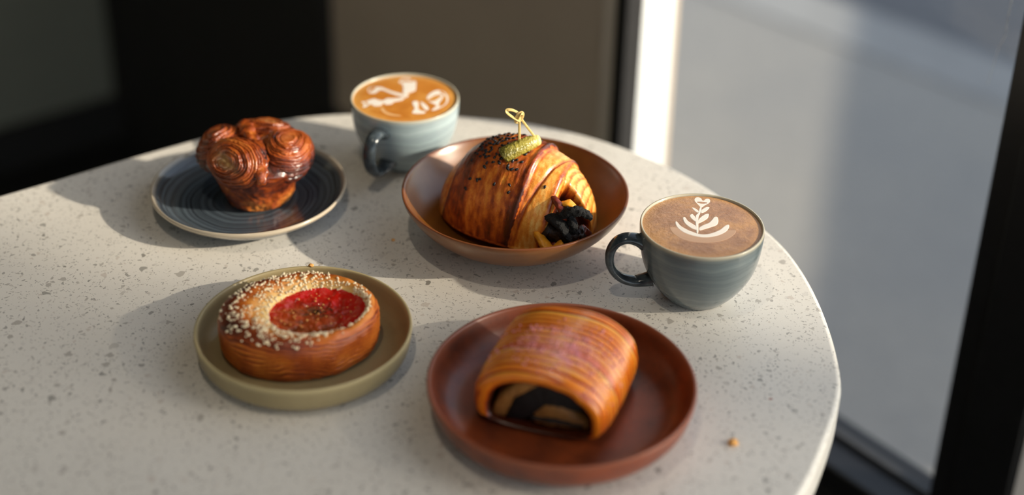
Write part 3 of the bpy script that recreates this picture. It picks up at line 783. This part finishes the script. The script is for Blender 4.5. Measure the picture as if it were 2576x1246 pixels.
# ================================================================== CARAMELISED PASTRY (BLUE PLATE)
KA_C = (-.2070, 1.0975); KZ = .0057
ka = thing('caramelised_pastry', 'caramelised muffin shaped pastry with curled layered petals on the blue plate', 'pastry', (KA_C[0], KA_C[1], TZ+KZ), 0)
prof = [(0, 0), (.014, .0), (.0225, .0004), (.0262, .003), (.0290, .010), (.0325, .020), (.0362, .029), (.0395, .034), (.0415, .0385), (.0390, .0435), (.0320, .0475), (.0200, .0490), (0, .0490)]
prof = crom(prof, 12)
verts = []; bake = []
NA = 220; rows = len(prof)
for i, (r, z) in enumerate(prof):
    for k in range(NA):
        a = 2*PI*k/NA
        blister = (.0018*ns(math.cos(a)*2.2, math.sin(a)*2.2, z*90)+.0009*ns(math.cos(a)*9, math.sin(a)*9, z*330))*sstep(0, .004, z)
        rr_ = r+blister*sstep(.004, .02, r)
        verts.append((rr_*math.cos(a), rr_*math.sin(a), z))
        b = .55+.40*ns(math.cos(a)*1.5, math.sin(a)*1.5, z*60)+.16*sstep(.012, .030, z)-.18*sstep(.014, .002, z)+.2*ns(math.cos(a)*8, math.sin(a)*8, z*200)
        bake.append(clamp(b, 0, 1.1))
mesh_obj('pastry_body', verts, grid_faces(rows, NA), MAT['kouign_crust'], ka, attrs={'bake': bake, 'pale': [0]*len(bake)})
# four curled layered petals, each a snail-like roll of thin layers round its eye
def curl(ang, rc, zc, A, B1, B2, upk, twist, seed, pale_eye, pit):
    a = math.radians(ang); rad = Vector((math.cos(a), math.sin(a), 0)); c_ = rad*rc+Vector((0, 0, zc))
    pole = (rad*(1-upk)+Vector((0, 0, upk))).normalized(); e1 = Vector((-math.sin(a), math.cos(a), 0)); e2 = pole.cross(e1).normalized()
    NT_, NF = 150, 170; verts = []; bk = []; pl = []
    for i in range(NT_):
        th_ = math.radians(150)*(i/(NT_-1))
        for k in range(NF):
            f_ = 2*PI*k/NF
            egg = 1+.10*math.cos(f_-1.2*twist)+.06*ns(math.cos(f_)*1.3, math.sin(f_)*1.3, seed)
            base = pole*(math.cos(th_)*A) + (e1*(math.cos(f_)*B1)+e2*(math.sin(f_)*B2))*(math.sin(th_)*egg)
            d = base.normalized()
            arc = th_*.0205
            wob = .0014*ns(base.x*110+seed, base.y*110, base.z*110)+.0005*ns(base.x*420, base.y*420+seed, base.z*420)
            ph = (arc+wob)/.00172 + twist*f_/(2*PI)
            cyc = math.floor(ph); sw_ = ph-cyc
            lam = sw_**.6 if sw_ < .8 else (1-sw_)/.2*.875
            hh = .45+.55*ns(cyc*1.7, seed, 2.2)
            big = math.sin((arc+wob*1.5)/.0052*2*PI+twist*f_)
            edge_ = sstep(math.radians(8), math.radians(26), th_)
            p = c_+base+d*(edge_*(.00095*(lam-.5)*(1+hh)+.0008*big)-pit*math.exp(-(th_*math.cos(f_+.5)/.55)**2-(th_*math.sin(f_+.5)/.20)**2)+.0012*ns(base.x*70, base.y*70+seed, base.z*70))
            verts.append(p)
            b = .50+.34*(1-lam)+.26*ns(cyc*2.3, seed, 5.1)+.22*ns(p.x*70, p.y*70, p.z*70)-.10*sstep(.048, .060, p.z)+.22*sstep(math.radians(60), math.radians(95), th_)
            bk.append(clamp(b, .05, 1.1)); pl.append(pale_eye*math.exp(-(th_*math.cos(f_+.5)/.40)**2-(th_*math.sin(f_+.5)/.20)**2)*(.6+.6*ns(p.x*300, p.y*300, p.z*300)))
    o = mesh_obj('curled_petal', verts, grid_faces(NT_, NF)+[tuple(range(NF))], MAT['kouign_crust'], ka, attrs={'bake': bk, 'pale': [clamp(x) for x in pl]})
curl(-121, .0240, .0420, .0195, .0270, .0200, .40, 1, 1.3, .8, .0055)
curl(-8, .0235, .0420, .0185, .0285, .0215, .86, -1, 4.1, .1, .0012)
curl(78, .0240, .0430, .0165, .0280, .0180, .78, 1, 7.7, .5, .0025)
curl(165, .0290, .0415, .0175, .0240, .0190, .72, -1, 9.2, .1, .0010)
def fold(pts, w_, h_, seed):
    Pp = crom(pts, 12); nn = 26
    v, f = sweep(Pp, lambda t_: w_*(.3+.7*math.sin(PI*clamp(.08+.84*t_))**.7), lambda t_: h_*(.3+.7*math.sin(PI*clamp(.08+.84*t_))**.7), nn)
    out = []; bk = []
    for i_, p in enumerate(v):
        c_ = Vector(Pp[i_//nn]); d = p-c_
        q_ = ns(p.x*190, p.y*190, p.z*190+seed); q2 = ns(p.x*520, p.y*520, p.z*520+seed)
        out.append(c_+d*(1+.45*q_+.25*q2)); bk.append(.52+.35*q_+.25*q2)
    mesh_obj('dough_fold', out, f, MAT['kouign_crust'], ka, attrs={'bake': bk, 'pale': [0]*len(bk)})
fold([(.0100, -.0430, .0370), (.0100, -.0385, .0450), (.0080, -.0280, .0505), (.0045, -.0150, .0530), (.0000, -.0020, .0535), (-.004, .006, .0520)], .0058, .0036, 1)
fold([(.001, -.004, .0530), (-.005, .006, .0555), (-.010, .016, .0560), (-.014, .026, .0540), (-.016, .034, .047)], .0062, .0042, 2)
fold([(-.002, .000, .0520), (.008, .006, .0535), (.018, .012, .0535), (.028, .017, .0500)], .0045, .0030, 3)

# ================================================================== TOMATO TART (OLIVE PLATE)
TA_C = (-.1475, .8975); TAZ = .0054
ta = thing('tomato_tart', 'round golden pastry tart with a roasted tomato slice and pale crumbs on the olive plate', 'tart', (TA_C[0], TA_C[1], TZ+TAZ))
TROT = math.radians(14)
def oval(a, ax, ay, rot): 
    c, s_ = math.cos(a-rot), math.sin(a-rot); return ax*ay/math.sqrt((ay*c)**2+(ax*s_)**2)
def contour(a, which):
    R = oval(a, .0560, .0470, TROT)*(1+.018*ns(math.cos(a)*2, math.sin(a)*2, 4))
    if which < 1: return Vector((R*math.cos(a), R*math.sin(a), 0))
    I = oval(a, .0345, .0295, TROT)*(1+.03*ns(math.cos(a)*2, math.sin(a)*2, 9))
    return Vector((.0128+I*math.cos(a), .0010+I*math.sin(a), 0))
tk = [(0, .90, 0, .0), (0, .965, 0, .0015), (0, 1.0, 0, .008), (0, 1.0, 0, .017), (0, .995, 0, .0245), (0, .965, .02, .0290), (0, 0, .25, .0312), (0, 0, .60, .0308), (0, 0, .88, .0285), (0, 0, 1.0, .0262), (0, 0, 1.0, .0215), (0, .0, 1.0, .0195)]
NA = 260
def tart_ring(a):
    O = contour(a, 0); I = contour(a, 1); pts = []
    left = sstep(.006, .030, (O-I).length)
    for _, sc_, mx, z in tk:
        if sc_ > 0: p = O*sc_
        else: p = O*.945 + (I-O*.945)*mx
        if sc_ == 0 and .2 < mx < .95: z = z+.0014*left*(1 if mx < .7 else .2)
        pts.append((p.x, p.y, z))
    return crom(pts, 8)
rings = [tart_ring(2*PI*k/NA) for k in range(NA)]
rows = len(rings[0]); verts = []; bake = []; pale = []
for i in range(rows):
    t_ = i/(rows-1)
    for k in range(NA):
        a = 2*PI*k/NA; x, y, z = rings[k][i]
        side = sstep(.50, .40, t_)*sstep(.03, .10, t_)
        w_ = z*330+2.6*math.sin(a+.6)+1.5*ns(math.cos(a)*1.6, math.sin(a)*1.6, z*40)+.5*ns(math.cos(a)*6, math.sin(a)*6, z*90)
        sawv = w_-math.floor(w_); lam = (1-abs(2*sawv-1))
        out_ = Vector((math.cos(a), math.sin(a), 0))
        p = Vector((x, y, z)) + out_*(side*(.0017*(lam-.5)+.0008*ns(math.cos(a)*3, math.sin(a)*3, z*60)))
        p.z += .0012*ns(x*120, y*120, 5)*sstep(.4, .5, t_)*sstep(.98, .9, t_)
        topz = sstep(.42, .52, t_)*sstep(.90, .70, t_)
        O = contour(a, 0); I = contour(a, 1); left = sstep(.008, .030, (O-I).length)
        b = .34+.46*(1-lam)*side+.22*ns(x*60, y*60, z*60)
        b += left*.55*math.exp(-((t_-.50)/.09)**2)+.16*math.exp(-((t_-.05)/.06)**2)
        verts.append(p); bake.append(clamp(b, 0, 1.1)); pale.append(clamp(sstep(.60, .80, t_)*.85))
nb = len(verts); faces = grid_faces(rows, NA)+[tuple(range(NA)), tuple((rows-1)*NA+k for k in range(NA))]
mesh_obj('tart_body', verts, faces, MAT['tart_crust'], ta, attrs={'bake': bake, 'pale': pale})
# tomato slice
t = NT('tomato_flesh'); v = t.coord(); rd = t.attr('rad'); n1 = t.noise(v, 150, 5, .65, .8); n2 = t.noise(v, 60, 3)
co = t.ramp(t.math('ADD', t.math('MULTIPLY', rd, .62), t.math('MULTIPLY', n1, .45)), [(.22, srgb(120, 60, 24)), (.40, srgb(186, 74, 26)), (.58, srgb(178, 34, 14)), (.80, srgb(206, 22, 8)), (1.0, srgb(186, 12, 6))])
hb = t.attr('herb'); co = t.mix(t.math('MULTIPLY', hb, t.ramp(t.noise(v, 330, 4, .7), [(.35, (0,)*3), (.6, (1,)*3)])), co, srgb(48, 32, 14))
t.color(co); t.set(Roughness=.22); t.b.inputs['Coat Weight'].default_value = .4
t.b.inputs['Subsurface Weight'].default_value = .15; t.b.inputs['Subsurface Radius'].default_value = (.004, .0012, .0006)
t.bump(n1, .6, .0012); MAT['tomato'] = t.m
verts = []; rad = []; herb = []
NR, NA2 = 46, 160
for i in range(NR):
    q = i/(NR-1)
    for k in range(NA2):
        a = 2*PI*k/NA2; I = contour(a, 1)-Vector((.0128, .0010, 0)); p = I*(q*1.0)+Vector((.0128, .0010, 0))
        seg = clamp(.5+1.1*ns(p.x*75+2, p.y*160, 3.3))
        z = .0222+.0015*ns(p.x*130, p.y*130, 7)+.0024*q**3 - .0016*(seg**3)*sstep(.15, .4, q)*sstep(.92, .75, q)+.0006*ns(p.x*400, p.y*400, 3)
        z += .0022*sstep(.6, 1, q)*sstep(-.3, .8, math.cos(a-math.radians(50)))
        verts.append((p.x, p.y, z)); rad.append(clamp(.30+.70*sstep(.35, 1.0, q+.35*math.cos(a-math.radians(50)))-.22*seg, 0, 1))
        herb.append(math.exp(-(((p.x-.0135)/.014)**2+((p.y-.008)/.0085)**2))*1.3)
mesh_obj('tomato_slice', verts, grid_faces(NR, NA2), MAT['tomato'], ta, attrs={'rad': rad, 'herb': herb})['label'] = 'roasted red tomato slice'
def grains(name, pts, mat, parent, rmin, rmax, seed, label=None):
    r_ = random.Random(seed); verts = []; faces = []
    bm = bmesh.new(); bmesh.ops.create_icosphere(bm, subdivisions=1, radius=1); bv = [v.co.copy() for v in bm.verts]; bf = [tuple(v.index for v in f_.verts) for f_ in bm.faces]; bm.free()
    for p in pts:
        s_ = r_.uniform(rmin, rmax); e = Matrix.Rotation(r_.uniform(0, 6), 3, Vector((r_.random()-.5, r_.random()-.5, r_.random()-.5)).normalized())
        sx, sy, sz = r_.uniform(.7, 1.35), r_.uniform(.7, 1.2), r_.uniform(.6, 1.1); base = len(verts)
        for c_ in bv:
            j = r_.uniform(.8, 1.2); verts.append(Vector(p)+e @ Vector((c_.x*s_*sx*j, c_.y*s_*sy*j, c_.z*s_*sz*j)))
        faces += [tuple(base+i for i in f_) for f_ in bf]
    o = mesh_obj(name, verts, faces, MAT[mat], parent); o['kind'] = 'stuff'
    if label: o['label'] = label
    return o
rnd = random.Random(11); pts = []
while len(pts) < 900:
    a = rnd.uniform(0, 2*PI); k = int(a/(2*PI)*NA) % NA
    O = contour(a, 0); I = contour(a, 1); wd = (O-I).length
    dens = sstep(.012, .026, wd)
    onside = abs((a-math.radians(14)+PI) % (2*PI)-PI)
    if rnd.random() > .92*dens + (.60 if onside < .55 else 0) + (.16 if math.sin(a) < -.3 else .015): continue
    t_ = rnd.gauss(.64, .13) if dens > .3 else rnd.gauss(.72, .07)
    if not .43 < t_ < .90: continue
    i = int(t_*(rows-1)); x, y, z = rings[k][i]
    pts.append((x, y, z+rnd.uniform(.0002, .0012)))
grains('cheese_crumbs', pts, 'cream_nib', ta, .00055, .0012, 3, 'pale cream crumbs scattered on the rim')
pts = []
for _ in range(46):
    a = rnd.uniform(0, 2*PI); q = rnd.random()**.6*.92; I = contour(a, 1)-Vector((.0128, .001, 0)); p = I*q+Vector((.0128, .001, 0)); pts.append((p.x, p.y, .0232+.0015*q))
grains('herb_specks', pts, 'crumb_gold', ta, .0004, .0009, 8)

# ================================================================== CHOCOLATE ROLL (RED PLATE)
RO_C = (.0345, .8443); ROZ = .0064; RO_R = math.radians(-11.5)
ro = thing('chocolate_roll', 'glazed striped pastry roll with chocolate filling and pink sugar on the red plate', 'pastry', (RO_C[0], RO_C[1], TZ+ROZ), RO_R)
RL, RW, RH = .0435, .0440, .0490
def roll_sec(ph, w_, h_, flat=.0015):
    c, s_ = math.cos(ph), math.sin(ph)
    x = w_*math.copysign(abs(c)**.82, c)
    z = .016*(h_/RH) + ((h_-.016*(h_/RH))*abs(s_)**.95 if s_ >= 0 else -(.016*(h_/RH)-flat)*abs(s_)**.45)
    return x, z
NU, NV = 240, 150
verts = []; bake = []; pink = []
for i in range(NU):
    t_ = -1+2*i/(NU-1)                     # -1 front end, +1 back end
    if t_ > .72: endk = math.sqrt(max(0.0006, 1-((t_-.72)/.28)**2))
    else: endk = 1-.05*sstep(-.8, -1, t_)
    endk = .25+.75*endk if t_ > .72 else endk
    bulge = 1+.06*math.cos(t_*1.3)
    for j in range(NV):
        ph = 2*PI*j/NV
        x, z = roll_sec(ph, RW*endk*bulge, RH*endk*bulge*.97)
        y = RL*t_ + .006*math.sin(ph)*(1 if math.sin(ph) > 0 else 0)*0 - .004*math.cos(ph)
        w_ = (t_*7.6)+.55*math.sin(ph*1.0+.6)+.35*ns(t_*2.0, math.cos(ph)*1.5, math.sin(ph)*1.5)
        sawv = w_-math.floor(w_)
        prof_ = math.sin(PI*sawv)**.6
        k = 1+.050*(prof_-.6)*(1 if math.sin(ph) > -.3 else .2)+.010*ns(t_*3, math.cos(ph)*2, math.sin(ph)*2)
        cz = .016; px_, pz_ = x*k+.13*RL*t_, (cz+(z-cz)*k if z > cz else z)
        verts.append((px_, y, max(pz_, .0003)))
        band = ns(math.floor(w_)*3.3, 1.2, 4.4)
        bake.append(clamp(.26+.62*math.exp(-(min(sawv, 1-sawv)/.15)**2)+.42*band+.10*ns(t_*6, math.cos(ph)*3, math.sin(ph)*3)+.15*sstep(.5, -.2, math.sin(ph)), 0, 1.1))
        right = math.cos(ph)
        pk_ = math.exp(-((t_+.34)/.36)**2)*math.exp(-((right-.12)/.50)**2)*(1 if math.sin(ph) > 0 else 0)
        pink.append(clamp(pk_*(.35+2.2*max(0, ns(t_*6, right*6, 3)))*1.2))
# front end: rim rolls inward to form the open shell
ring0 = list(range(NV)); base = len(verts)
inner_depth = [(.965, -.0012), (.88, -.0016), (.82, .0), (.80, .005), (.79, .016), (.76, .022), (.0, .022)]
for sc_, dy in inner_depth:
    for j in range(NV):
        x0, y0, z0 = verts[j]
        verts.append((x0*sc_, y0+dy, .003+(z0-.003)*sc_)); bake.append(.35 if sc_ > .85 and z0 > .006 else 1.1); pink.append(0)
faces = grid_faces(NU, NV)
for q in range(len(inner_depth)):
    A = ring0 if q == 0 else [base+(q-1)*NV+j for j in range(NV)]; B = [base+q*NV+j for j in range(NV)]
    faces += [(A[j], A[(j+1) % NV], B[(j+1) % NV], B[j]) for j in range(NV)]
faces.append(tuple((NU-1)*NV+k for k in range(NV)))
mesh_obj('roll_crust', verts, faces, MAT['roll_crust'], ro, attrs={'bake': bake, 'pink': pink})
yF = -RL
def slab(name, pts2, y0, y1, mat, label, bulge=.0015, seed=1):
    """a lump with the outline pts2 (x,z) running back from y0 to y1"""
    q = crom(pts2, 6, True); n_ = len(q); cx_ = sum(p[0] for p in q)/n_; cz_ = sum(p[1] for p in q)/n_
    verts = []; rows_ = [(.0, -bulge), (.45, -bulge*.9), (.8, -bulge*.5), (.95, 0), (1, bulge), (1.0, y1-y0)]
    for sc_, dy in rows_:
        for x, z in q:
            X = cx_+(x-cx_)*sc_; Z = cz_+(z-cz_)*sc_
            e = .0008*ns(X*350+seed, Z*350, dy*300)
            verts.append((X+e, y0+dy+1.4*e-.09*0*X, max(.0003, Z+e)))
    o = mesh_obj(name, verts, grid_faces(len(rows_), n_)+[tuple((len(rows_)-1)*n_+k for k in range(n_))], MAT[mat], ro)
    o['label'] = label; return o
slab('dough_layer', [(-.0370, .006), (-.0340, .018), (-.0270, .028), (-.0170, .0350), (-.0050, .0385), (-.0060, .0350), (-.0165, .0300), (-.0235, .0220), (-.0275, .0120), (-.0290, .004)], yF+.006, yF+.028, 'dough_pale', 'pale inner dough layer', .002, 2)
slab('chocolate', [(-.0285, .003), (-.0250, .015), (-.0170, .0260), (-.0050, .0345), (.0090, .0350), (.0200, .0290), (.0290, .0180), (.0240, .0170), (.0130, .0230), (.0000, .0235), (-.0090, .0160), (-.0130, .006), (-.0180, .002)], yF+.008, yF+.028, 'chocolate', 'dark chocolate filling', .002, 3)
slab('dough_core', [(-.0110, .0050), (-.0085, .0140), (-.0010, .0210), (.0100, .0205), (.0190, .0150), (.0270, .0095), (.0300, .0030), (.0120, .0020), (-.0040, .0020)], yF+.007, yF+.028, 'dough_pale', 'pale inner dough', .003, 4)
slab('chocolate', [(-.0105, .0085), (.0010, .0100), (.0120, .0098), (.0230, .0075), (.0230, .0062), (.0110, .0076), (.0000, .0078), (-.0100, .0068)], yF+.0035, yF+.012, 'chocolate', 'dark chocolate filling', .0012, 5)
rnd = random.Random(21); pts = []
while len(pts) < 380:
    i = int(rnd.gauss(.33, .17)*NU); j = int(rnd.gauss(.225, .11)*NV)
    if not (4 < i < NU-60 and 4 < j < NV//2): continue
    if noise.noise(Vector((i*.045, j*.07, 3.3))) < -.05+rnd.uniform(-.2, .2): continue
    p = verts[0] if False else None
    q_ = i*NV+j
    pts.append(q_)
RV = [v_.co.copy() for v_ in bpy.data.objects['roll_crust'].data.vertices]
grains('pink_sugar', [RV[q_]+Vector((0, 0, .0003)) for q_ in pts], 'pink_sugar', ro, .0004, .0010, 4, 'pink freeze dried sugar dust')

# ================================================================== CRUMBS AND TAPE
def crumb(label, loc, r_, seed):
    bm = bmesh.new(); bmesh.ops.create_icosphere(bm, subdivisions=3, radius=1); vv = []; ff = [tuple(v.index for v in f_.verts) for f_ in bm.faces]
    for v_ in bm.verts:
        c_ = v_.co; k = 1+.35*ns(c_.x*1.7+seed, c_.y*1.7, c_.z*1.7); vv.append((c_.x*r_*k*1.2, c_.y*r_*k, max(-.6*r_, c_.z*r_*k*.75)))
    bm.free()
    o = mesh_obj('pastry_crumb', vv, ff, MAT['crumb_gold'], None, (loc[0], loc[1], loc[2]+.55*r_)); tag(o, label, 'crumb'); return o
crumb('golden pastry crumb lying on the white table beside the red plate', (.1497, .8033, TZ), .0028, 1)
crumb('tiny golden crumb sitting on the rim of the olive plate', (-.1478, .9687, TZ+.0239), .0016, 5)
crumb('small pale crumb on the table between the brown bowl and the olive plate', (-.093, 1.045, TZ), .0012, 9)

# loose strip of adhesive with a hanging thread, stuck to the glass beside the black post
def onglass(s, z): return W(s+.015, -.0025, z-.035)
tp = thing('adhesive_scrap', 'frayed white adhesive scrap with a hanging thread on the window glass', 'tape', tuple(onglass(-.020, .205)))
o0 = onglass(-.020, .205)
r_ = random.Random(3); 
for q in range(5):
    z0 = .205+.006*q; pth = [onglass(-.018+.003*math.sin(q*2), z0-.006), onglass(-.024, z0-.001), onglass(-.028+.003*math.sin(q), z0+.004), onglass(-.022, z0+.009)]
    v, f = sweep([tuple(p-o0) for p in crom([tuple(p) for p in pth], 5) for p in [Vector(p)]], lambda t_: .0022*(1.1-t_), lambda t_: .0009, 8)
    mesh_obj('frayed_strip', v, f, MAT['tape_white'], tp)
pth = [onglass(-.0135, .215), onglass(-.0105, .200), onglass(-.0095, .185), onglass(-.0090, .165), onglass(-.0095, .150), onglass(-.0065, .138), onglass(-.0045, .120), onglass(-.0025, .100)]
v, f = sweep([tuple(Vector(p)-o0) for p in crom([tuple(p) for p in pth], 6)], lambda t_: .0005*(1-.6*t_), lambda t_: .0004*(1-.6*t_), 6)
mesh_obj('thread', v, f, MAT['tape_white'], tp)
